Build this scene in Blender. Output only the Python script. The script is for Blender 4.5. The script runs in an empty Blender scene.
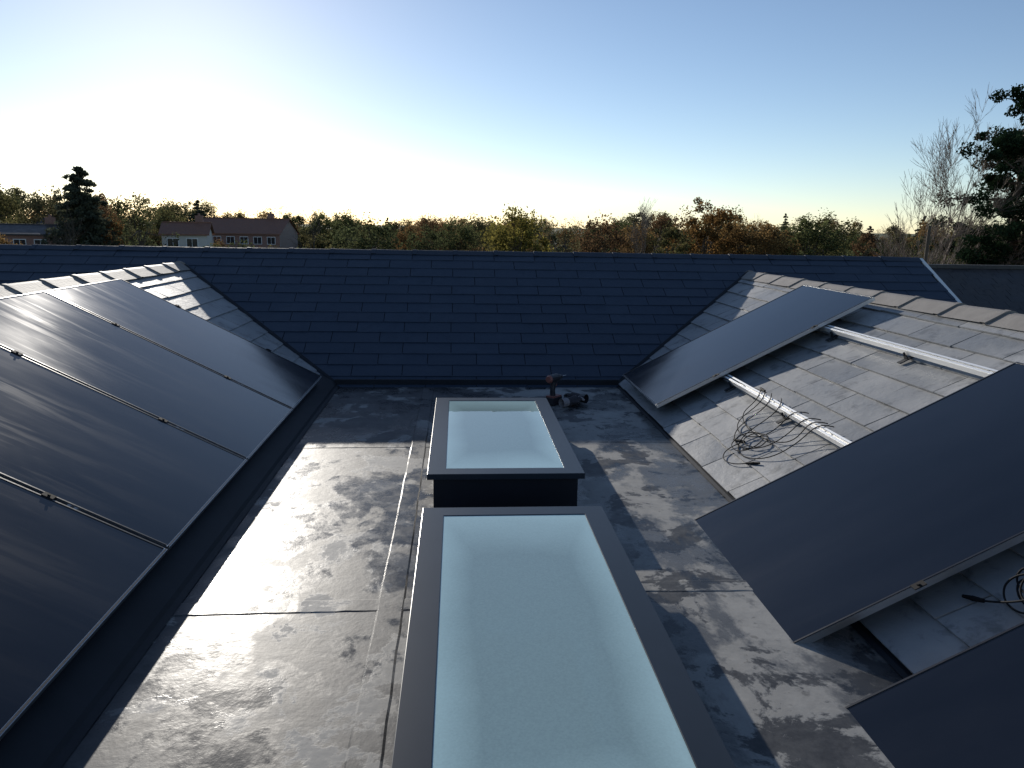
import bpy, bmesh, math, random, bisect
import numpy as np
from mathutils import Vector, Matrix
random.seed(7); rng=np.random.default_rng(7)
S=bpy.context.scene
HC=1.401; GZ=-5.5
# ---------------------------------------------------------------- helpers
def link(o,parent=None):
    S.collection.objects.link(o)
    if parent is not None: o.parent=parent
    return o
def empty(name,loc=(0,0,0)):
    e=bpy.data.objects.new(name,None); e.empty_display_size=.2; e.location=loc; return link(e)
def mesh_obj(name,verts,faces,mat=None,parent=None,smooth=False,tint=None,loc=None):
    me=bpy.data.meshes.new(name); me.from_pydata([tuple(v) for v in verts],[],[tuple(f) for f in faces]); me.update()
    if mat: me.materials.append(mat)
    if smooth: me.polygons.foreach_set('use_smooth',[True]*len(me.polygons))
    if tint is not None:
        a=me.attributes.new('tint','FLOAT','FACE'); a.data.foreach_set('value',np.asarray(tint,dtype=np.float32))
    o=bpy.data.objects.new(name,me)
    if loc is not None:o.location=loc
    return link(o,parent)
class MB:
    def __init__(s): s.v=[];s.f=[];s.m=[];s.t=[]
    def add(s,vs,fs,m=0,t=.5):
        k=len(s.v); s.v+= [tuple(v) for v in vs]; s.f+=[tuple(i+k for i in f) for f in fs]; s.m+=[m]*len(fs); s.t+=[t]*len(fs)
    def box(s,c,d,m=0,t=.5,M=None):
        hx,hy,hz=d[0]/2,d[1]/2,d[2]/2
        vs=[Vector((x*hx,y*hy,z*hz)) for x in(-1,1) for y in(-1,1) for z in(-1,1)]
        if M is not None: vs=[M@v for v in vs]
        vs=[v+Vector(c) for v in vs]
        s.add(vs,[(0,1,3,2),(4,6,7,5),(0,4,5,1),(2,3,7,6),(0,2,6,4),(1,5,7,3)],m,t)
    def tube(s,p0,p1,r0,r1,n=6,m=0,t=.5,cap=False):
        p0=Vector(p0);p1=Vector(p1);d=(p1-p0)
        if d.length<1e-6:return
        q=d.to_track_quat('Z','Y');vs=[]
        for p,r in((p0,r0),(p1,r1)):
            for i in range(n):
                a=2*math.pi*i/n; vs.append(p+q@Vector((r*math.cos(a),r*math.sin(a),0)))
        fs=[(i,(i+1)%n,n+(i+1)%n,n+i) for i in range(n)]
        if cap: fs+=[tuple(range(n))[::-1],tuple(range(n,2*n))]
        s.add(vs,fs,m,t)
    def mesh(s,name,mats):
        me=bpy.data.meshes.new(name); me.from_pydata(s.v,[],s.f)
        for m in mats: me.materials.append(m)
        me.polygons.foreach_set('material_index',s.m)
        a=me.attributes.new('tint','FLOAT','FACE'); a.data.foreach_set('value',np.array(s.t,dtype=np.float32)); return me
    def leaves(s,V,tint,m=1):
        k0=len(s.v); s.v+= [tuple(q) for q in V]; nl=len(V)//4; s.f+=[(k0+4*i,k0+4*i+1,k0+4*i+2,k0+4*i+3) for i in range(nl)]; s.m+=[m]*nl; s.t+=list(tint)
    def obj(s,name,mats,parent=None,smooth=False,bevel=0):
        o=mesh_obj(name,s.v,s.f,None,parent,smooth,s.t)
        for m in mats:o.data.materials.append(m)
        o.data.polygons.foreach_set('material_index',s.m)
        if bevel:
            b=o.modifiers.new('bevel','BEVEL');b.width=bevel;b.segments=2;b.limit_method='ANGLE'
        return o
# ---------------------------------------------------------------- materials
class NT:
    def __init__(s,name):
        s.mat=bpy.data.materials.new(name); s.mat.use_nodes=True; s.n=s.mat.node_tree.nodes; s.l=s.mat.node_tree.links; s.n.clear()
        s.out=s.n.new('ShaderNodeOutputMaterial'); s.tc=s.n.new('ShaderNodeTexCoord')
    def N(s,t,**k):
        n=s.n.new(t)
        for a,b in k.items(): setattr(n,a,b)
        return n
    def put(s,sock,v):
        if hasattr(v,'is_output') : s.l.new(v,sock)
        else:
            if hasattr(sock.default_value,'__len__') and len(sock.default_value)==4 and len(v)==3: v=(*v,1)
            sock.default_value=v
    def co(s,scale=(1,1,1),rot=(0,0,0)):
        m=s.N('ShaderNodeMapping'); s.l.new(s.tc.outputs['Object'],m.inputs[0]); m.inputs['Scale'].default_value=scale; m.inputs['Rotation'].default_value=rot; return m.outputs[0]
    def noise(s,sc,det=4,rough=.55,dist=0,vec=None):
        n=s.N('ShaderNodeTexNoise'); s.l.new(vec if vec else s.co(),n.inputs['Vector']); n.inputs['Scale'].default_value=sc;n.inputs['Detail'].default_value=det;n.inputs['Roughness'].default_value=rough;n.inputs['Distortion'].default_value=dist
        return n.outputs['Fac']
    def ramp(s,fac,stops,interp='LINEAR'):
        r=s.N('ShaderNodeValToRGB'); r.color_ramp.interpolation=interp; s.l.new(fac,r.inputs[0]); e=r.color_ramp.elements
        while len(e)<len(stops): e.new(.5)
        for i,(p,c) in enumerate(stops):
            e[i].position=p; e[i].color=(c,c,c,1) if not hasattr(c,'__len__') else (*c,1)
        return r.outputs[0]
    def mix(s,f,a,b,mode='MIX'):
        m=s.N('ShaderNodeMix',data_type='RGBA',blend_type=mode); s.put(m.inputs[0],f); s.put(m.inputs[6],a); s.put(m.inputs[7],b); return m.outputs[2]
    def math(s,op,a,b=0.0):
        m=s.N('ShaderNodeMath',operation=op); s.put(m.inputs[0],a); s.put(m.inputs[1],b); return m.outputs[0]
    def attr(s,n='tint'):
        a=s.N('ShaderNodeAttribute',attribute_name=n); return a.outputs['Fac']
    def bump(s,h,st=.3,d=.01,normal=None):
        b=s.N('ShaderNodeBump'); s.l.new(h,b.inputs['Height']); b.inputs['Strength'].default_value=st;b.inputs['Distance'].default_value=d
        if normal: s.l.new(normal,b.inputs['Normal'])
        return b.outputs[0]
    def pbr(s,base,rough=.5,metal=0.,normal=None,spec=.5,coat=0.,coatr=.05,out=True):
        p=s.N('ShaderNodeBsdfPrincipled'); s.put(p.inputs['Base Color'],base); s.put(p.inputs['Roughness'],rough); s.put(p.inputs['Metallic'],metal)
        s.put(p.inputs['Specular IOR Level'],spec); s.put(p.inputs['Coat Weight'],coat); p.inputs['Coat Roughness'].default_value=coatr
        if normal: s.l.new(normal,p.inputs['Normal'])
        if out: s.l.new(p.outputs[0],s.out.inputs[0])
        return p.outputs[0]
def simple(name,col,rough=.5,metal=0,var=.25,sc=8,spec=.5,bs=.1):
    t=NT(name); n=t.noise(sc,4); c=t.mix(n,tuple(x*(1-var) for x in col),tuple(min(1,x*(1+var)) for x in col))
    t.pbr(c,rough,metal,t.bump(t.noise(sc*6,2),bs,.004) if bs>.05 else None,spec); return t.mat

def mat_floor():
    t=NT('roof_membrane')
    big=t.noise(.9,4,.6,.4); mid=t.noise(3.1,8,.68,.3); fine=t.noise(45,4,.6)
    sx=t.N('ShaderNodeSeparateXYZ'); t.l.new(t.tc.outputs['Object'],sx.inputs[0])
    right=t.N('ShaderNodeMapRange'); t.l.new(sx.outputs[0],right.inputs[0]); right.inputs[1].default_value=-1.1; right.inputs[2].default_value=1.2; right.inputs[3].default_value=-.055; right.inputs[4].default_value=.055
    q=t.math('ADD',t.math('ADD',t.math('MULTIPLY',mid,.75),t.math('MULTIPLY',big,.25)),right.outputs[0])
    dust=t.ramp(q,[(.515,0),(.53,.75),(.62,1)])
    rim=t.ramp(q,[(.50,0),(.518,1),(.545,0)])
    wet=t.ramp(t.noise(2.1,7,.65,.3,t.co((1,.7,1),(0,0,.2))),[(.47,1),(.53,0)])
    film=t.ramp(t.noise(8,7,.74,.3),[(.42,0),(.66,1)])
    spots=t.ramp(t.noise(19,3,.6,.2),[(.62,0),(.70,1)])
    base=t.mix(fine,(.034,.036,.040),(.066,.067,.071))
    base=t.mix(t.math('MULTIPLY',film,.6),base,(.14,.14,.14))
    base=t.mix(t.math('MULTIPLY',dust,.78),base,(.42,.41,.385))
    base=t.mix(t.math('MULTIPLY',rim,.4),base,(.46,.45,.42))
    base=t.mix(t.math('MULTIPLY',spots,.4),base,(.03,.03,.032))
    base=t.mix(t.math('MULTIPLY',wet,.6),base,(.022,.024,.028))
    r=t.mix(wet,t.mix(dust,(.50,)*3,(.72,)*3),(.24,)*3)
    r=t.mix(t.math('MULTIPLY',film,.35),r,(.62,)*3)
    h2=t.math('ADD',t.math('MULTIPLY',t.noise(11,5,.6,.3),.45),t.math('MULTIPLY',fine,.14))
    h2=t.math('ADD',h2,t.math('MULTIPLY',dust,.06))
    t.pbr(base,r,0,t.bump(h2,.35,.010),.24); return t.mat
def mat_slate(name,a,b,rough=(.32,.55),spec=.5,lich=.5):
    t=NT(name); tint=t.attr(); n=t.noise(9,6,.65,.3); n2=t.noise(2.1,4)
    c=t.mix(tint,a,b); c=t.mix(t.ramp(n,[(.35,0),(.7,1)]),c,tuple((x+y)*.5 for x,y in zip(a,b)))
    c=t.mix(t.math('MULTIPLY',t.ramp(n2,[(.5,0),(.75,1)]),lich),c,tuple(x*1.4 for x in b))
    c=t.mix(t.math('MULTIPLY',t.ramp(n,[(.54,0),(.66,1)]),lich*1.2),c,tuple(x*.5 for x in a))
    r=t.mix(t.ramp(t.math('ADD',n2,t.math('MULTIPLY',tint,.2)),[(.4,0),(.75,1)]),(rough[0],)*3,(rough[1],)*3)
    t.pbr(c,r,0,t.bump(t.noise(24,4,.65,.3),.4,.007),spec); return t.mat
def mat_panel():
    t=NT('panel_glass'); dew=t.noise(1.6,5,.6,.3,t.co((1,.35,1)))
    drip=t.ramp(t.noise(14,4,.6,.4,t.co((1,.09,1))),[(.52,0),(.64,1)])
    r=t.ramp(dew,[(.36,.09),(.66,.155)]); r=t.mix(t.math('MULTIPLY',drip,.35),r,(.21,)*3)
    c=t.mix(t.ramp(dew,[(.35,0),(.75,1)]),(.005,.007,.013),(.012,.015,.024))
    t.pbr(c,r,0,None,.42); return t.mat
def mat_skyglass():
    t=NT('skylight_glass'); 
    cond=t.noise(1.1,4,.55,.2); drops=t.noise(160,3,.6)
    sp=t.N('ShaderNodeSeparateXYZ'); t.l.new(t.tc.outputs['Generated'],sp.inputs[0])
    ex=t.math('ABSOLUTE',t.math('SUBTRACT',sp.outputs[0],.5)); ey=t.math('ABSOLUTE',t.math('SUBTRACT',sp.outputs[1],.5))
    edge=t.ramp(t.math('ADD',t.math('MAXIMUM',ex,ey),t.math('MULTIPLY',t.math('SUBTRACT',cond,.5),.25)),[(.30,0),(.50,1)])
    f=t.math('ADD',t.math('MULTIPLY',edge,.30),t.math('ADD',.32,t.math('MULTIPLY',drops,.18)))
    tr=t.N('ShaderNodeBsdfTransparent'); tr.inputs[0].default_value=(.66,.96,1.0,1)
    df=t.N('ShaderNodeBsdfDiffuse'); df.inputs[0].default_value=(.68,.97,.99,1)
    tl=t.N('ShaderNodeBsdfTranslucent'); tl.inputs[0].default_value=(.6,.9,.95,1)
    a=t.N('ShaderNodeMixShader'); a.inputs[0].default_value=.08; t.l.new(df.outputs[0],a.inputs[1]);t.l.new(tl.outputs[0],a.inputs[2])
    b=t.N('ShaderNodeMixShader'); t.l.new(f,b.inputs[0]); t.l.new(tr.outputs[0],b.inputs[1]); t.l.new(a.outputs[0],b.inputs[2])
    g=t.N('ShaderNodeBsdfGlossy'); g.inputs['Roughness'].default_value=.012
    fr=t.N('ShaderNodeFresnel'); fr.inputs[0].default_value=2.0
    c=t.N('ShaderNodeMixShader'); t.l.new(fr.outputs[0],c.inputs[0]); t.l.new(b.outputs[0],c.inputs[1]); t.l.new(g.outputs[0],c.inputs[2])
    t.l.new(c.outputs[0],t.out.inputs[0]); return t.mat
def mat_leaf(name,cols,trans=.35):
    t=NT(name); oi=t.N('ShaderNodeObjectInfo'); n=len(cols)
    c=t.ramp(oi.outputs['Random'],[(i/n,cc) for i,cc in enumerate(cols)],'CONSTANT')
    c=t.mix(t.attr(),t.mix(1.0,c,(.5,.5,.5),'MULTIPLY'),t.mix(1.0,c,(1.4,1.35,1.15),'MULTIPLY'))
    d=t.N('ShaderNodeBsdfDiffuse'); t.l.new(c,d.inputs[0]); tl=t.N('ShaderNodeBsdfTranslucent'); t.l.new(c,tl.inputs[0])
    m=t.N('ShaderNodeMixShader'); m.inputs[0].default_value=trans; t.l.new(d.outputs[0],m.inputs[1]); t.l.new(tl.outputs[0],m.inputs[2]); t.l.new(m.outputs[0],t.out.inputs[0]); return t.mat
def mat_brick(name,a,b):
    t=NT(name); br=t.N('ShaderNodeTexBrick'); m=t.co((1,1,1),(math.radians(90),0,0)); t.l.new(m,br.inputs[0])
    t.put(br.inputs['Color1'],a);t.put(br.inputs['Color2'],b);t.put(br.inputs['Mortar'],(.35,.33,.3)); br.inputs['Scale'].default_value=4.5
    t.pbr(br.outputs[0],.8); return t.mat
M_floor=mat_floor()
M_slate_side=mat_slate('slate_weathered',(.18,.185,.19),(.31,.31,.31),(.42,.6))
M_slate_back=mat_slate('slate_shade_blue',(.026,.040,.066),(.038,.056,.088),(.5,.65),.35,.15)  # blue shade of the back slope put into the grey slate's colour
M_ridge=simple('ridge_tile_concrete',(.24,.22,.20),.65,0,.35,7,.3,.3)
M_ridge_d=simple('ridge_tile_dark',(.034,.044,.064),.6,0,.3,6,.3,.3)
M_panel=mat_panel()
M_frame=simple('panel_frame_black',(.02,.02,.023),.3,0,.2)
M_frame_side=simple('panel_frame_anodised',(.65,.65,.65),.35,1,.1)
M_alu=simple('aluminium_rail',(.85,.85,.84),.5,.6,.06)
M_black=simple('black_rubber',(.010,.010,.011),.75,0,.2,8,.2)
M_curb=simple('black_membrane_upstand',(.014,.016,.022),.55,0,.25,8,.3)
M_sky_frame=simple('anthracite_aluminium',(.026,.034,.046),.30,0,.2,5,.25,.0)
M_glass=mat_skyglass()
M_reveal=simple('white_painted_reveal',(.82,.84,.84),.6,0,.04)
M_lead=simple('lead_flashing',(.020,.023,.029),.6,0,.3,7,.18)
M_brick=mat_brick('red_brick',(.28,.12,.08),(.22,.09,.06))
M_white=simple('white_upvc',(.78,.78,.76),.4,0,.05)
M_winglass=simple('window_pane',(.03,.035,.04),.08,0,.1)
M_bark=simple('bark',(.10,.08,.06),.85,0,.35,6,.3,.0)
M_birch=simple('birch_bark',(.20,.16,.13),.8,0,.4,5,.3,.0)
M_leaf=mat_leaf('autumn_foliage_hazed',[(.13,.125,.06),(.19,.115,.055),(.10,.115,.055),(.23,.15,.07),(.125,.12,.07),(.16,.10,.06),(.09,.105,.055),(.17,.15,.08)],.45)  # autumn colours, desaturated to stand in for distance haze
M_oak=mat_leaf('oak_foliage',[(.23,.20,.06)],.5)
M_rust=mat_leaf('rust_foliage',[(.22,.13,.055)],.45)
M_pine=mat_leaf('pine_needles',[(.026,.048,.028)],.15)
M_conif=mat_leaf('fir_needles_hazed',[(.095,.11,.085)],.3)  # needle colour lightened, distance haze painted in
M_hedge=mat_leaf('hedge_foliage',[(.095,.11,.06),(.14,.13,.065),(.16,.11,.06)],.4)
# ---------------------------------------------------------------- camera
cam=bpy.data.cameras.new('camera'); camo=link(bpy.data.objects.new('camera',cam)); S.camera=camo
cam.sensor_width=36; cam.lens=753.95/1024*36; cam.clip_start=.05; cam.clip_end=6000
th,ps,ro=[math.radians(a) for a in(11.83,4.243,.95)]
F=Vector((math.sin(ps)*math.cos(th),math.cos(ps)*math.cos(th),-math.sin(th))); R=Vector((math.cos(ps),-math.sin(ps),0)); U=R.cross(F)
R2=R*math.cos(ro)+U*math.sin(ro); U2=-R*math.sin(ro)+U*math.cos(ro)
camo.matrix_world=Matrix((( R2.x,U2.x,-F.x,0),(R2.y,U2.y,-F.y,0),(R2.z,U2.z,-F.z,HC),(0,0,0,1)))
# ---------------------------------------------------------------- sky + sun
EL,AZ=math.radians(15.6),math.radians(-18.4)
w=bpy.data.worlds.new('World'); S.world=w; w.use_nodes=True; nt=w.node_tree; bg=nt.nodes['Background']
sk=nt.nodes.new('ShaderNodeTexSky'); sk.sky_type='NISHITA'; sk.sun_disc=False; sk.sun_elevation=EL; sk.sun_rotation=AZ; sk.air_density=.85; sk.dust_density=.22; sk.ozone_density=1.6; sk.altitude=900
wb=nt.nodes.new('ShaderNodeMix'); wb.data_type='RGBA'; wb.blend_type='MULTIPLY'; wb.inputs[0].default_value=1; wb.inputs[7].default_value=(1.05,1.02,1.02,1)
nt.links.new(sk.outputs[0],wb.inputs[6]); nt.links.new(wb.outputs[2],bg.inputs[0]); bg.inputs[1].default_value=.118
sun=bpy.data.lights.new('sun','SUN'); sun.energy=4.9; sun.angle=math.radians(.5); sun.color=(1,.94,.85)
suno=link(bpy.data.objects.new('sun',sun)); sd=Vector((math.sin(AZ)*math.cos(EL),math.cos(AZ)*math.cos(EL),math.sin(EL))); suno.rotation_euler=sd.to_track_quat('Z','Y').to_euler(); suno.location=(-5,15,8)
S.view_settings.view_transform='Standard'; S.view_settings.look='None'; S.view_settings.exposure=0
# ---------------------------------------------------------------- house geometry
XL,XR,YB=-1.081,1.456,6.568
mL,mR=.510,.514; XrL,XrR=-2.928,3.246
zrL=mL*(XL-XrL); zrR=mR*(XrR-XR); YrB,ZrB=8.581,1.099
house=empty('house')
skx0,skx1=-.148,.637; MRG=.092
SK=[(1.05,3.107),(3.555,5.243)]
ox0,ox1=skx0+MRG,skx1-MRG
b=MB()
ys=[-4]+[q for a in SK for q in(a[0]+MRG,a[1]-MRG)]+[YB+.1]
def quad(b,x0,x1,y0,y1,z,m=0): b.add([(x0,y0,z),(x1,y0,z),(x1,y1,z),(x0,y1,z)],[(0,1,2,3)],m)
quad(b,XL-.1,ox0,-4,YB+.1,0); quad(b,ox1,XR+.1,-4,YB+.1,0)
quad(b,ox0,ox1,ys[0],ys[1],0);quad(b,ox0,ox1,ys[2],ys[3],0);quad(b,ox0,ox1,ys[4],ys[5],0)
b.obj('flat_roof',[M_floor],house)
b=MB()
def lap(p0,p1,w_,z=.0022,n=26):
    p0,p1=Vector(p0),Vector(p1); d=(p1-p0).normalized(); sd_=Vector((-d.y,d.x,0)); prev=None
    for i in range(n+1):
        c=p0.lerp(p1,i/n); j0=random.uniform(-.002,.002); j1=random.uniform(-.002,.002); zz=z+random.uniform(-.0003,.0006)
        row=[c-sd_*(w_/2+.007+j0)+Vector((0,0,.0005)),c-sd_*(w_/2+j0)+Vector((0,0,zz)),c+sd_*(w_/2+j1)+Vector((0,0,zz)),c+sd_*(w_/2+.007+j1)+Vector((0,0,.0005))]
        if prev: b.add(prev+row,[(0,4,5,1),(1,5,6,2),(2,6,7,3)])
        prev=row
for y in(.6,2.62,4.72):
    lap((XL+.03,y,0),(skx0+.02,y+.01,0),.08); lap((skx1-.02,y+.12,0),(XR-.01,y+.10,0),.08)
lap((-.245,-.9,0),(-.25,6.5,0),.085,.0045,60)
lap((-.1,5.95,0),(1.42,5.93,0),.08)
b.obj('membrane_laps',[M_floor],house)
def slates(name,O,u,v,n,U0,U1,V0,V1,ex,wd,mat,thick=.006,parent=house,lift=.012,gap=.0035):
    O,u,v,n=map(Vector,(O,u,v,n)); b=MB(); rows=int(math.ceil((V1-V0)/ex))
    P=lambda s,tt,h: O+u*s+v*tt+n*h
    for r in range(rows):
        v0=V0+r*ex; v1=min(v0+ex*1.12,V1); off=(wd/2 if r%2 else 0)+random.uniform(-.012,.012); k=U0-off
        while k<U1:
            a=max(k+gap,U0); c=min(k+wd-gap,U1)
            if c-a>.03:
                lo=lift+random.uniform(-.001,.0025); hi=.003; dv=random.uniform(-.004,.004)
                sk_=random.uniform(-.0014,.0014)
                vs=[P(a,v0+dv,lo+sk_),P(c,v0+dv+random.uniform(-.002,.002),lo-sk_),P(c,v1,hi),P(a,v1,hi),P(a,v0+dv,lo-thick+sk_),P(c,v0+dv,lo-thick-sk_),P(c,v1,hi-thick),P(a,v1,hi-thick)]
                b.add(vs,[(0,1,2,3),(4,5,1,0),(5,6,2,1),(4,0,3,7)],0,random.random())
            k+=wd
    b.add([P(U0,V0,-.006),P(U1,V0,-.006),P(U1,V1,-.006),P(U0,V1,-.006)],[(0,1,2,3)],1)
    return b.obj(name,[mat,M_black],parent)
def sl(m): c=1/math.sqrt(1+m*m); return c,m*c
cL,sL_=sl(mL); cR,sR_=sl(mR); mB=ZrB/(YrB-YB); cB,sB=sl(mB)
lenL=(XL-XrL)/cL; lenR=(XrR-XR)/cR; lenB=(YrB-YB)/cB
slates('slate_slope_1',(XL,0,.012),(0,1,0),(-cL,0,sL_),(sL_,0,cL),-4,8.6,0,lenL,.2,.43,M_slate_side)
slates('slate_slope_2',(XR,0,.012),(0,1,0),(cR,0,sR_),(-sR_,0,cR),-4,8.7,0,lenR,.2,.43,M_slate_side,.009,house,.016)
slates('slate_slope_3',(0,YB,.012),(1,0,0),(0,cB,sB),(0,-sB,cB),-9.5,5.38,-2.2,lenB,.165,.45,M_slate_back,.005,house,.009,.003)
slates('slate_slope_4',(XrL,0,zrL),(0,1,0),(-cL,0,-sL_),(-sL_,0,cL),-4,8.6,0,4.2,.4,.45,M_slate_side)
slates('slate_slope_5',(XrR,0,zrR),(0,1,0),(cR,0,-sR_),(sR_,0,cR),-4,8.7,0,2.4,.4,.45,M_slate_side)
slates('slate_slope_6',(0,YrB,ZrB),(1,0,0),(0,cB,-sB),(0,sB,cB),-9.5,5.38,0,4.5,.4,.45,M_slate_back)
def ridge(name,A,B,slope,mat,L=.45,wl=.15,z0_=.042,z1_=.036):
    A,B=Vector(A),Vector(B); d=(B-A).normalized(); side=d.cross(Vector((0,0,1))).normalized(); tot=(B-A).length; b=MB(); n=int(tot/L)+1
    prof=[(-1,-1),(-.55,-.5),(-.2,-.1),(0,0),(.2,-.1),(.55,-.5),(1,-1)]
    for i in range(n):
        s0=i*L; s1=min(s0+L+.03,tot)
        if s1-s0<.05: continue
        z0=z0_+random.uniform(-.002,.002); z1=z1_+random.uniform(-.002,.002); t=random.random(); vs=[]
        for s,z,g in((s0+.004,z0,1.03),(s0+.05,z0,1.03),(s0+.052,z0-.004,1.0),(s1,z1-.004,1.0)):
            for a,c in prof: vs.append(A+d*s+side*(a*wl*g)+Vector((0,0,z+c*wl*slope*.95)))
        for a,c in prof: vs.append(A+d*(s0+.004)+side*(a*wl*1.0)+Vector((0,0,z0-.014+c*wl*slope*.95)))
        fs=[]
        for k in range(3):
            for j in range(6): fs.append((k*7+j,k*7+j+1,(k+1)*7+j+1,(k+1)*7+j))
        for j in range(6): fs.append((j,28+j,28+j+1,j+1))
        b.add(vs,fs,0,t)
    return b.obj(name,[mat],house)
ridge('ridge_tiles_1',(XrL,-3,zrL),(XrL,8.35,zrL),mL,M_ridge)
ridge('ridge_tiles_2',(XrR,-3,zrR),(XrR,8.4,zrR),mR,M_ridge)
ridge('ridge_tiles_3',(-9.5,YrB,ZrB),(5.38,YrB,ZrB),mB,M_ridge_d,.45,.09,.030,.026)
b=MB()
yv=lambda z: YB+z/mB
for X0,m_,sg,zr in((XL,mL,-1,zrL),(XR,mR,1,zrR)):
    A=Vector((X0,YB,.02)); B=Vector((X0+sg*zr/m_,yv(zr),zr+.02)); d=(B-A).normalized()
    nb=Vector((0,-sB,cB)); tb=nb.cross(d).normalized(); 
    if tb.z<0: tb=-tb
    b.add([A+nb*.010,B+nb*.010,B+tb*.03+nb*.012,A+tb*.03+nb*.012],[(0,1,2,3)])
b.box(((XL+XR)/2,YB+.005,.03),(XR-XL-.02,.03,.06))
P=lambda s_,y,h: (XL-cL*s_+sL_*h,y,sL_*s_+cL*h+.012)
b.add([P(.15,-4,.022),P(-.01,-4,.022),(XL+.03,-4,.012),(XL+.055,-4,.004),P(.15,YB+.05,.022),P(-.01,YB,.022),(XL+.03,YB,.012),(XL+.055,YB,.004)],[(0,1,5,4),(1,2,6,5),(2,3,7,6)])  # dark apron added over the left slate strip to paint in its shade
b.add([(XR+.02,-4,.012),(XR-.012,-4,.010),(XR-.03,-4,.004),(XR+.02,YB,.012),(XR-.012,YB,.010),(XR-.03,YB,.004)],[(0,1,4,3),(1,2,5,4)])
b.obj('flashing_and_shade_apron',[M_lead],house)
b=MB()
b.box((-2,4,(GZ-1.2)/2+.0),(9,14,-GZ-1.2)); b.box((-4.6,10.2,(GZ-.9)/2),(9.6,4.4,-GZ-1.6))
b.obj('walls',[M_brick],house)
b=MB(); X=5.385
for Y1,Z1 in((YB-2.0,-2.0*mB),(YrB+3.9,ZrB-3.9*mB)):
    b.add([(X,YrB,ZrB+.012),(X,Y1,Z1+.012),(X,Y1,Z1-.17),(X,YrB,ZrB-.16),(X+.045,YrB,ZrB+.012),(X+.045,Y1,Z1+.012),(X+.045,Y1,Z1-.17),(X+.045,YrB,ZrB-.16)],[(0,1,2,3),(4,7,6,5),(0,4,5,1),(3,2,6,7)])
b.obj('bargeboard',[M_white],house)
# ---------------------------------------------------------------- skylights
M_room=simple('room_floor',(.42,.54,.57),.6,0,.05)
def skylight(y0,y1):
    e=empty('skylight',((skx0+skx1)/2,(y0+y1)/2,0)); lx=(skx1-skx0)/2; ly=(y1-y0)/2
    def ring(o,i,z0,z1,name,mat,bev=0):
        (ax,ay),(bx,by)=o,i; vs=[];
        for z in(z0,z1):
            vs+=[(-ax,-ay,z),(ax,-ay,z),(ax,ay,z),(-ax,ay,z),(-bx,-by,z),(bx,-by,z),(bx,by,z),(-bx,by,z)]
        fs=[]
        for k in range(4):
            j=(k+1)%4
            fs+=[(k,j,8+j,8+k),(4+j,4+k,12+k,12+j),(8+k,8+j,12+j,12+k),(j,k,4+k,4+j)]
        ob=mesh_obj(name,vs,fs,mat,e)
        if bev: q=ob.modifiers.new('bevel','BEVEL');q.width=bev;q.segments=2
        return ob
    g=MRG
    ring((lx-.03,ly-.03),(lx-g-.002,ly-g-.002),0.0,.172,'upstand',M_curb)
    ring((lx,ly),(lx-g,ly-g),.170,.2,'frame',M_sky_frame,.002)
    gx,gy=lx-g+.004,ly-g+.004
    mesh_obj('glass',[(-gx,-gy,.197),(gx,-gy,.197),(gx,gy,.197),(-gx,gy,.197)],[(0,1,2,3)],M_glass,e)
    b=MB(); rx,ry=lx-g,ly-g
    for a,c in(((-rx,-ry),(rx,-ry)),((rx,-ry),(rx,ry)),((rx,ry),(-rx,ry)),((-rx,ry),(-rx,-ry))):
        b.add([(a[0],a[1],.169),(c[0],c[1],.169),(c[0],c[1],-.28),(a[0],a[1],-.28)],[(0,1,2,3)])
    b.obj('reveal',[M_reveal],e)
    ring((rx+.0,ry+.0),(rx-.07,ry-.12),-.31,-.281,'ceiling_trim',M_reveal)
    mesh_obj('room_below',[(-rx,-ry,-.62),(rx,-ry,-.62),(rx,ry,-.62),(-rx,ry,-.62)],[(0,1,2,3)],M_room,e)
    b=MB()
    for a,c in(((-rx,-ry),(rx,-ry)),((rx,-ry),(rx,ry)),((rx,ry),(-rx,ry)),((-rx,ry),(-rx,-ry))):
        b.add([(a[0],a[1],-.31),(c[0],c[1],-.31),(c[0],c[1],-.62),(a[0],a[1],-.62)],[(0,1,2,3)])
    b.obj('room_wall',[M_reveal],e)
for y0,y1 in SK: skylight(y0,y1)
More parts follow.
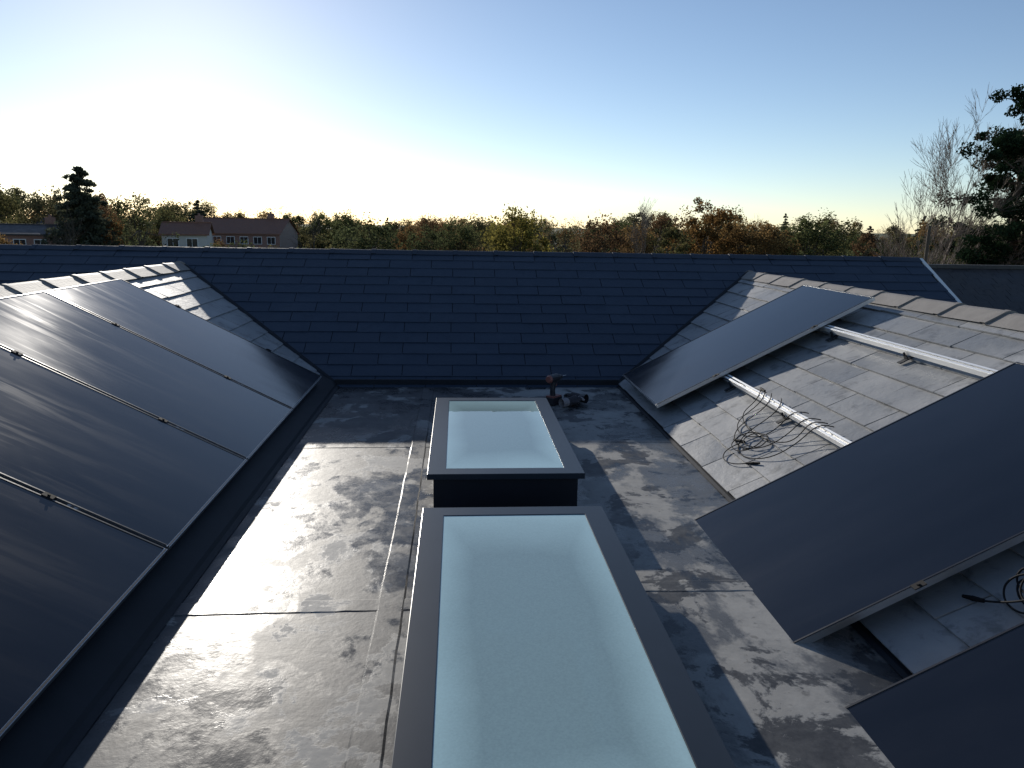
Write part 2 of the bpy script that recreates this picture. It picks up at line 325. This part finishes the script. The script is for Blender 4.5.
# ---------------------------------------------------------------- solar panels
PW,PL=1.130,1.753
def panel(side,s0,yfar):
    if side=='L': O=Vector((XL,0,0));v=Vector((-cL,0,sL_));n=Vector((sL_,0,cL));off=.105
    else: O=Vector((XR,0,0));v=Vector((cR,0,sR_));n=Vector((-sR_,0,cR));off=.134
    u=v.cross(n); yc=yfar-PW/2
    c=O+v*(s0+PL/2)+n*(off-.03)+Vector((0,yc,0))
    e=empty('solar_panel'); e.matrix_world=Matrix(((u.x,v.x,n.x,c.x),(u.y,v.y,n.y,c.y),(u.z,v.z,n.z,c.z),(0,0,0,1)))
    a,l=PW/2,PL/2; f=.011
    b=MB(); 
    for (x,y,dx,dy) in((0,-l+f/2,PW,f),(0,l-f/2,PW,f),(-a+f/2,0,f,PL-2*f),(a-f/2,0,f,PL-2*f)):
        b.box((x,y,.0135),(dx,dy,.027),0); b.box((x,y,.0285),(dx-.004,dy-.004,.003),1)
    b.obj('frame',[M_frame_side,M_frame],e)
    mesh_obj('glass',[(-a+f,-l+f,.0275),(a-f,-l+f,.0275),(a-f,l-f,.0275),(-a+f,l-f,.0275)],[(0,1,2,3)],M_panel,e)
    mesh_obj('backsheet',[(-a+f,-l+f,.022),(a-f,-l+f,.022),(a-f,l-f,.022),(-a+f,l-f,.022)],[(0,3,2,1)],M_black,e)
    b=MB(); b.box((0,.55,.012),(.12,.08,.02)); b.obj('junction_box',[M_black],e)
    b=MB()
    for y in(-l*.45,l*.45):
        b.box((a+.01,y,.031),(.03,.045,.004),0); b.tube((a+.01,y,.03),(a+.01,y,.038),.006,.006,8,0,cap=True)
    b.obj('clamps',[M_black],e)
    return e
yL=6.294; s=PW+.02
for i in range(6): panel('L',.108,yL-i*s)
panel('R',.053,6.39); panel('R',-.271,3.428); panel('R',-.271,1.946)
def rail(side,t,y0,y1):
    if side=='L': O=Vector((XL,0,0));v=Vector((-cL,0,sL_));n=Vector((sL_,0,cL))
    else: O=Vector((XR,0,0));v=Vector((cR,0,sR_));n=Vector((-sR_,0,cR))
    c=O+v*t+Vector((0,(y0+y1)/2,0))+n*.03; u=v.cross(n); e=empty('mounting_rail'); e.matrix_world=Matrix(((u.x,v.x,n.x,c.x),(u.y,v.y,n.y,c.y),(u.z,v.z,n.z,c.z),(0,0,0,1)))
    L=y1-y0; b=MB(); b.box((0,0,.032),(L,.040,.004)); b.box((0,-.018,.048),(L,.004,.028)); b.box((0,.018,.048),(L,.004,.028)); b.box((0,-.0125,.0625),(L,.013,.003)); b.box((0,.0125,.0625),(L,.013,.003))
    b.obj('channel',[M_alu],e)
    b=MB(); k=-L/2+.25
    while k<L/2:
        b.box((k,-.035,.004),(.035,.09,.006)); b.box((k,-.028,.018),(.035,.006,.03)); b.tube((k,-.03,.03),(k,-.03,.05),.007,.007,8,0,cap=True); k+=.9
    b.obj('roof_hooks',[M_lead],e)
rail('R',.609,3.2,6.3); rail('R',1.411,3.2,6.3); rail('R',.45,.3,1.9); rail('R',1.1,.3,1.9)
rail('L',.5,-.4,6.28); rail('L',1.5,-.4,6.28)
def cable(loops,r=.0028,conn=()):
    cu=bpy.data.curves.new('lead','CURVE'); cu.dimensions='3D'; cu.bevel_depth=r; cu.bevel_resolution=2
    for pts in loops:
        sp=cu.splines.new('NURBS'); sp.points.add(len(pts)-1); sp.use_endpoint_u=True; sp.order_u=4
        for p,q in zip(sp.points,pts): p.co=(*q,1)
    cu.materials.append(M_black); e=empty('cable'); link(bpy.data.objects.new('lead',cu),e)
    b=MB()
    for p,q in conn:
        p=Vector(p);q=Vector(q); m=p.lerp(q,.55); b.tube(p,m,.007,.0095,10,0,cap=True); b.tube(m,q,.0085,.006,10,0,cap=True)
    if conn: b.obj('connector',[M_black],e)
def on_r(s_,y,h): 
    p=Vector((XR,y,0))+Vector((cR,0,sR_))*s_+Vector((-sR_,0,cR))*h; return tuple(p)
def loopset(sc,yc,k,rad,seed,up=0):
    rd=random.Random(seed); out=[]
    for i in range(k):
        a0=rd.uniform(0,6.28); pts=[]; r1=rad*rd.uniform(.6,1.2); ex=rd.uniform(.5,1); cx=rd.uniform(-.05,.05)*rad/.13; cy=rd.uniform(-.06,.06)*rad/.13
        for j in range(13):
            a=a0+j*2*math.pi/11; pts.append(on_r(sc+cx+math.sin(a)*r1*ex,yc+cy+math.cos(a)*r1,.03+.02*rd.random()+.008*i+up*(1+math.sin(a))))
        out.append(pts)
    return out
lp=loopset(.34,4.14,2,.11,3)
# leads draped over the rail and hanging in bights down the slope
for (ya_,yb_,d_) in((4.55,4.15,.30),(4.45,4.0,.38),(4.62,3.92,.24),(4.3,3.85,.42)):
    lp.append([on_r(.66,ya_+.12,.09),on_r(.615,ya_,.115),on_r(.56,ya_-.02,.07),on_r(.60-d_*.7,ya_+.03,.035),on_r(.60-d_,(ya_+yb_)/2,.03),on_r(.60-d_*.7,yb_-.03,.035),on_r(.56,yb_,.07),on_r(.615,yb_-.02,.115),on_r(.66,yb_-.1,.09)])
lp.append([on_r(.64,4.6,.10),on_r(.65,4.9,.06),on_r(.60,5.2,.10),on_r(.5,5.6,.08)])
lp.append([on_r(.3,4.2,.04),on_r(.12,4.3,.03),on_r(.07,4.05,.035),on_r(.2,3.95,.03)])
cable(lp,.0030,[(on_r(.2,3.95,.03),on_r(.25,3.87,.034)),(on_r(.64,4.62,.105),on_r(.65,4.72,.10)),(on_r(.30,4.22,.03),on_r(.27,4.32,.03))])
lp=loopset(.47,2.12,4,.075,8,.03); lp.append([on_r(.47,2.1,.05),on_r(.6,2.16,.12),on_r(.8,2.2,.10),on_r(1.2,2.3,.04)]); lp.append([on_r(.36,2.2,.04),on_r(.40,2.05,.09),on_r(.5,2.0,.14),on_r(.7,1.98,.10),on_r(.9,1.9,.06)])
cable(lp,.0035,[(on_r(.36,2.2,.04),on_r(.33,2.27,.035))])
# ---------------------------------------------------------------- cordless drill
M_tool=simple('tool_plastic_dark',(.03,.03,.035),.4); M_tool2=simple('tool_plastic_red',(.26,.10,.08),.4); M_steel=simple('steel',(.5,.5,.5),.3,1)
e=empty('cordless_drill',(.775,5.88,.004)); e.rotation_euler=(0,0,math.radians(48)); e.scale=(1.12,)*3
b=MB()
b.box((-.005,0,.028),(.115,.075,.05),0); b.box((0,0,.058),(.10,.068,.012),1)
hp=[((-.012,0,.06),.021),((-.018,0,.10),.018),((-.012,0,.14),.021),((-.005,0,.165),.026)]
for (p0,r0),(p1,r1) in zip(hp,hp[1:]): b.tube(p0,p1,r0,r1,12,0)
b.box((.018,0,.143),(.018,.014,.03),1)
b.tube((-.075,0,.188),(-.06,0,.188),.022,.030,14,1,cap=True); b.tube((-.06,0,.188),(.035,0,.188),.030,.031,14,0,cap=True); b.tube((.035,0,.188),(.052,0,.188),.029,.024,14,0,cap=True)
b.tube((.052,0,.188),(.085,0,.188),.021,.017,12,0,cap=True); b.tube((.085,0,.188),(.10,0,.188),.014,.008,12,2,cap=True); b.tube((.10,0,.188),(.15,0,.188),.0035,.003,8,2,cap=True)
b.obj('body',[M_tool,M_tool2,M_steel],e,bevel=.003)
def glove(loc,rot,mat,mat2):
    e=empty('work_glove',loc); e.rotation_euler=rot
    b=MB()
    b.tube((-.09,0,.02),(-.03,0,.022),.038,.034,10,1); b.tube((-.03,0,.022),(.05,0,.028),.036,.042,10,0,cap=True)
    for i,(y,l) in enumerate(((-.033,.06),(-.011,.075),(.011,.07),(.033,.055))):
        b.tube((.045,y,.03),(.045+l*.55,y*1.2,.048),.013,.012,8,0,cap=True); b.tube((.045+l*.55,y*1.2,.048),(.045+l,y*1.25,.03),.012,.009,8,1,cap=True)
    b.tube((-.005,-.03,.025),(.04,-.07,.03),.014,.010,8,0,cap=True)
    b.obj('shell',[mat,mat2],e,bevel=.004)
M_gl=simple('glove_fabric',(.05,.045,.05),.9); M_gl2=simple('glove_grip',(.30,.27,.27),.8)
glove((.90,5.80,.018),(0,0,.5),M_gl,M_gl2); glove((.97,5.92,.02),(.2,0.1,2.4),M_gl,M_tool)
# ---------------------------------------------------------------- ground
t=NT('grass_ground'); n=t.noise(.05,5); n2=t.noise(.6,4)
c=t.mix(n,(.08,.11,.045),(.15,.13,.07)); c=t.mix(t.math('MULTIPLY',n2,.4),c,(.15,.13,.08)); t.pbr(c,.9,0,None,.2); 
mesh_obj('ground',[(-3000,-600,GZ),(3000,-600,GZ),(3000,4500,GZ),(-3000,4500,GZ)],[(0,1,2,3)],t.mat)
# ---------------------------------------------------------------- trees
def leafcloud(cent,rad,nper,size,flat=1.0):
    C=np.repeat(np.array(cent),nper,0); Rr=np.repeat(np.array(rad),nper)
    n=len(C); d=rng.normal(size=(n,3)); d/=np.linalg.norm(d,axis=1)[:,None]; rr=Rr*rng.uniform(.1,1,n)**.6
    P=C+d*rr[:,None]*np.array([1,1,flat]); a=rng.normal(size=(n,3)); a/=np.linalg.norm(a,axis=1)[:,None]; b_=np.cross(a,rng.normal(size=(n,3))); b_/=np.linalg.norm(b_,axis=1)[:,None]
    sz=size*rng.uniform(.6,1.4,n)[:,None]
    V=np.stack([P-a*sz*.5,P+b_*sz*.42,P+a*sz*.55,P-b_*sz*.42],1).reshape(-1,3)
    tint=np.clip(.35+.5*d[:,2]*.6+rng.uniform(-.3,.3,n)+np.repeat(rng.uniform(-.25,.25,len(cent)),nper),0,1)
    return V,tint
def tree_mesh(name,h,cr,leafmat,nclump=46,nper=70,size=.26,crown0=.25,clr=.17,ph=0):
    b=MB(); r=h*.022; hh=h*.62; k=5
    pts=[Vector((0,0,0))]
    for i in range(1,k+1): pts.append(Vector((random.uniform(-.02,.02)*h,random.uniform(-.02,.02)*h,hh*i/k)))
    for i in range(k): b.tube(pts[i],pts[i+1],r*(1-.75*i/k),r*(1-.75*(i+1)/k),7)
    cent=[];rad=[]; cz=h*(crown0+1)/2; ch=h*(1-crown0)/2
    while len(cent)<nclump:
        d=Vector((random.gauss(0,1),random.gauss(0,1),random.gauss(0,1))).normalized(); q=random.uniform(.3,1)**.5
        x=Vector((d.x*cr*q,d.y*cr*q,cz+d.z*ch*q*random.uniform(.8,1.05)))
        lump=.82+.25*math.sin(3*math.atan2(d.y,d.x)+ph)+random.uniform(-.1,.1); x.x*=lump;x.y*=lump
        cent.append(tuple(x)); rad.append(cr*clr*2*random.uniform(.4,1.25))
        if len(cent)%2==0:
            a=pts[random.randint(2,k)]; mid=a.lerp(x,.5)+Vector((0,0,-.05*h*random.random())); rr=r*.3
            b.tube(a,mid,rr,rr*.6,5); b.tube(mid,x,rr*.6,rr*.2,4)
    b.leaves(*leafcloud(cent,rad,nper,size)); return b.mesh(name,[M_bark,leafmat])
def conifer_mesh(name,h,cr,mat,layers=26,size=.22,flat=.6,bare=.08,per=9,np_=46):
    b=MB(); b.tube((0,0,0),(0,0,h*.97),h*.018,h*.003,7); cent=[];rad=[]
    for i in range(layers):
        f=i/(layers-1); 
        for j in range(per if f<.8 else 4):
            z=h*(bare+(1-bare)*min(1,f*.97+random.uniform(-.02,.02))); R_=cr*(1-f)**.6*random.uniform(.5,1.15)+.05*cr
            a=random.uniform(0,6.28); tip=Vector((math.cos(a)*R_,math.sin(a)*R_,z-R_*.15)); b.tube((0,0,z),tip,h*.004,h*.001,4)
            for q in(.3,.65,1.0): cent.append(tuple(Vector((0,0,z)).lerp(tip,q))); rad.append(max(.10*cr,R_*.30*(1.2-q*.5)))
    b.leaves(*leafcloud(cent,rad,np_,size,flat)); return b.mesh(name,[M_bark,mat])
def bare_mesh(name,h,mat,depth=6,spread=.45,seed=1,stems=1,r0=None,nmax=7000,lean=.12,rmin=.004):
    rd=random.Random(seed); b=MB(); cnt=[0]
    def grow(p,d,L,r,k):
        if k==0 or cnt[0]>nmax: return
        cnt[0]+=1; n=3 if k>2 else 2; q=p
        for i in range(n):
            d=(d+Vector((rd.gauss(0,.09),rd.gauss(0,.09),rd.gauss(.04,.06)))).normalized(); q2=q+d*L/n; ra=r*(1-.45*i/n); rb=r*(1-.45*(i+1)/n)
            b.tube(q,q2,ra,rb,5 if k>3 else 3); q=q2
            if k>1:
                for _ in range(rd.choice((1,1,2)) if k<5 else 1):
                    a=Vector((rd.gauss(0,1),rd.gauss(0,1),rd.gauss(.2,.5))).normalized(); dd=(d*(1-spread)+a*spread).normalized(); grow(q,dd,L*rd.uniform(.5,.72),max(rb*.55,rmin),k-1)
        grow(q,d,L*.68,max(r*.5,rmin),k-1)
    for s_ in range(stems):
        grow(Vector((rd.uniform(-.3,.3)*(stems>1),0,0)),Vector((rd.uniform(-lean,lean)*(stems>1),rd.uniform(-.1,.1),1)).normalized(),h*.38,r0 or h*.012,depth)
    return b.mesh(name,[mat])
def place(me,name,x,y,z=GZ,s=1,parent=None,rot=None,sz=None):
    o=bpy.data.objects.new(name,me); o.location=(x,y,z); o.rotation_euler=(0,0,rot if rot is not None else random.uniform(0,6.28)); o.scale=(s,s,sz or s); return link(o,parent)
def at(px,D):
    a=math.atan((px-512)/753.95*math.cos(th))+ps; return D*math.tan(a)
T=[tree_mesh('broadleaf_a',10,4,M_leaf,ph=1),tree_mesh('broadleaf_b',10,3.4,M_leaf,crown0=.18,nclump=52,ph=2),tree_mesh('broadleaf_c',10,4.6,M_leaf,nclump=60,crown0=.3,ph=4),
   tree_mesh('broadleaf_d',10,2.7,M_leaf,crown0=.15,nclump=36,ph=5),tree_mesh('sparse_tree',10,3.6,M_leaf,nclump=40,nper=26,size=.2,ph=0)]
BARE=[bare_mesh('bare_a',10,M_bark,5,.45,3,rmin=.012),bare_mesh('bare_b',10,M_bark,5,.4,5,rmin=.012)]
CON=conifer_mesh('conifer_far',10,2.6,M_conif,16)
dt=empty('distant_trees')
prof=[(-150,28),(0,30),(60,23),(120,22),(200,21),(300,16),(380,11),(440,8),(520,10),(600,13),(640,15),(700,19),(760,17),(830,15),(880,17),(960,20),(1150,26)]
def top_px(x):
    xs=[p[0] for p in prof]; i=min(max(bisect.bisect(xs,x)-1,0),len(prof)-2); (a,b_),(c,d)=prof[i],prof[i+1]; f=(x-a)/(c-a); return b_+(d-b_)*min(max(f,0),1)
for D,step,fac in((230,13,.85),(160,20,.95),(115,32,1.0),(80,54,.75)):
    x=-160+random.uniform(0,20)
    while x<1180:
        dd=D*random.uniform(.88,1.12); hgt=(HC-GZ)+top_px(x)*dd/770*fac*random.choice((.0,.4,.7,1.0,1.25)); 
        k=random.random(); me=random.choice(T) if k<.78 else (random.choice(BARE) if k<.95 else CON)
        if dd<125 and (-10<x<45 or 160<x<285): hgt*=.55
        place(me,'tree',at(x,dd),dd,GZ,hgt/10*random.uniform(.75,1.3),dt,None,hgt/10)
        x+=step*random.uniform(.5,1.6)
me_h=tree_mesh('scrub',3.2,2.6,M_hedge,nclump=40,nper=60,size=.22,crown0=0.0)
hb=empty('hedgerow')
for D in(60,95,140,200):
    x=-170
    while x<1190:
        dd=D*random.uniform(.9,1.1); place(me_h,'scrub',at(x,dd),dd,GZ,random.uniform(.8,1.4)*(.6+D/220),hb); x+=2600/D*random.uniform(.7,1.3)
place(conifer_mesh('spruce',12.5,4.0,M_conif,26,.24),'spruce_tree',at(80,86),86,GZ,1.0)
place(tree_mesh('oak_m',8.6,3.6,M_oak,nclump=75,nper=110,size=.2,crown0=.1,clr=.14),'oak_tree',at(517,66),66,GZ,1.0)
place(tree_mesh('beech_m',10.6,4.4,M_rust,nclump=85,nper=110,size=.22,crown0=.12,clr=.13),'beech_tree',at(703,82),82,GZ,.95)
place(bare_mesh('poplar_m',10.5,M_birch,6,.33,11,rmin=.01),'poplar_tree',at(640,80),80,GZ,.92)
place(bare_mesh('birch_m',12,M_birch,7,.36,21,2,.10,9000,.1,.006),'birch_tree',at(934,27),27,GZ,.93,None,0)
def pine_mesh():
    rd=random.Random(5); b=MB(); h=12.6; b.tube((0,0,0),(.1,0,h*.5),.22,.15,8); b.tube((.1,0,h*.5),(0,0,h*.97),.15,.03,7); cent=[];rad=[]
    for i in range(120):
        f=rd.uniform(0,1); z=h*(.34+.63*f); a=rd.uniform(0,6.28); R_=(2.9*(1-f)**.5+.3)*rd.uniform(.4,1.12); tip=Vector((math.cos(a)*R_,math.sin(a)*R_,z+R_*rd.uniform(-.08,.22)))
        b.tube((0,0,z),tip,.05,.015,5)
        for q in(.45,.75,1.0):
            c=Vector((0,0,z)).lerp(tip,q); cent.append((c.x+rd.gauss(0,.18),c.y+rd.gauss(0,.18),c.z+rd.gauss(0,.1))); rad.append(rd.uniform(.22,.5))
    b.leaves(*leafcloud(cent,rad,170,.10,.7)); return b.mesh('pine',[M_bark,M_pine])
place(pine_mesh(),'pine_tree',at(1008,27),27,GZ,.96,None,.4)
# ---------------------------------------------------------------- neighbouring houses
M_tile=mat_slate('clay_tile',(.18,.08,.05),(.28,.14,.09),(.6,.8)); M_dtile=mat_slate('dark_tile',(.030,.028,.030),(.055,.05,.05),(.5,.7)); M_render=simple('rendered_wall',(.55,.53,.48),.8,0,.08,.5)
def nhouse(name,x,y,w_,d_,eave,ridge_,wall,roof,rot=0):
    e=empty(name,(x,y,GZ)); e.rotation_euler=(0,0,rot); b=MB(); b.box((0,0,eave/2),(w_,d_,eave)); 
    for sx in(-1,1): b.add([(sx*w_/2,-d_/2,eave),(sx*w_/2,d_/2,eave),(sx*w_/2,0,ridge_)],[(0,1,2)])
    b.obj('walls',[wall],e)
    b=MB(); ov=.35
    for sy in(-1,1):
        sl_=(ridge_-eave)/(d_/2); y0=sy*(d_/2+ov); z0=eave-ov*sl_
        b.add([(-w_/2-.3,y0,z0+.1),(w_/2+.3,y0,z0+.1),(w_/2+.3,0,ridge_+.1),(-w_/2-.3,0,ridge_+.1),(-w_/2-.3,y0,z0-.05),(w_/2+.3,y0,z0-.05)],[(0,1,2,3),(4,5,1,0)])
    b.box((0,0,ridge_+.12),(w_+.6,.25,.12)); b.box((w_*.28,.3,ridge_+.4),(.9,.6,1.1),1); b.box((w_*.28,.3,ridge_+1.05),(.25,.25,.3),1); b.obj('roof',[roof,M_brick],e)
    b=MB(); k=-w_/2+1.2
    while k<w_/2-.6:
        for z in([eave-1.1,1.4] if eave>4 else [eave-1.2]): 
            b.box((k,-d_/2-.02,z),(1.3,.08,1.15),0); b.box((k-.3,-d_/2-.05,z),(.54,.06,1.0),1); b.box((k+.3,-d_/2-.05,z),(.54,.06,1.0),1)
        k+=2.1
    b.obj('windows',[M_white,M_winglass],e)
nhouse('bungalow',at(22,90),90,9,7,5.2,6.1,M_brick,M_dtile,.05)
nhouse('brick_house',at(184,96),96,5,5.5,5.4,6.6,M_render,M_tile,.2)
nhouse('brick_house',at(245,125),125,13,9,5.2,7.3,M_brick,M_tile,-.1)
nhouse('brick_house',at(70,140),140,10,8,4.8,6.8,M_brick,M_dtile,.3)
nb=empty('neighbour_house',(8.5,14,-.05)); 
slates('roof_front',(0,0,.80),(1,0,0),(0,-.914,-.406) ,(0,-.406,.914),0,9,0,5,.22,.3,M_dtile,.012,nb,.02)
slates('roof_back',(0,0,.80),(1,0,0),(0,.914,-.406) ,(0,.406,.914),0,9,0,5,.3,.3,M_dtile,.012,nb,.02)
b=MB(); b.box((4.6,0,(GZ-1.3)/2),(9,8.6,-GZ-1.3)); b.add([(.1,-4.3,-1.4),(.1,4.3,-1.4),(.1,0,.6)],[(0,1,2)]); b.obj('walls',[M_brick],nb)
b=MB(); b.box((4.5,0,.83),(9,.16,.07)); b.obj('ridge',[M_dtile],nb)
pe=empty('timber_post',(at(925,14.6),14.6,0)); b=MB(); b.tube((0,0,GZ),(.03,0,1.55),.04,.03,8,cap=True); b.obj('post',[M_bark],pe)
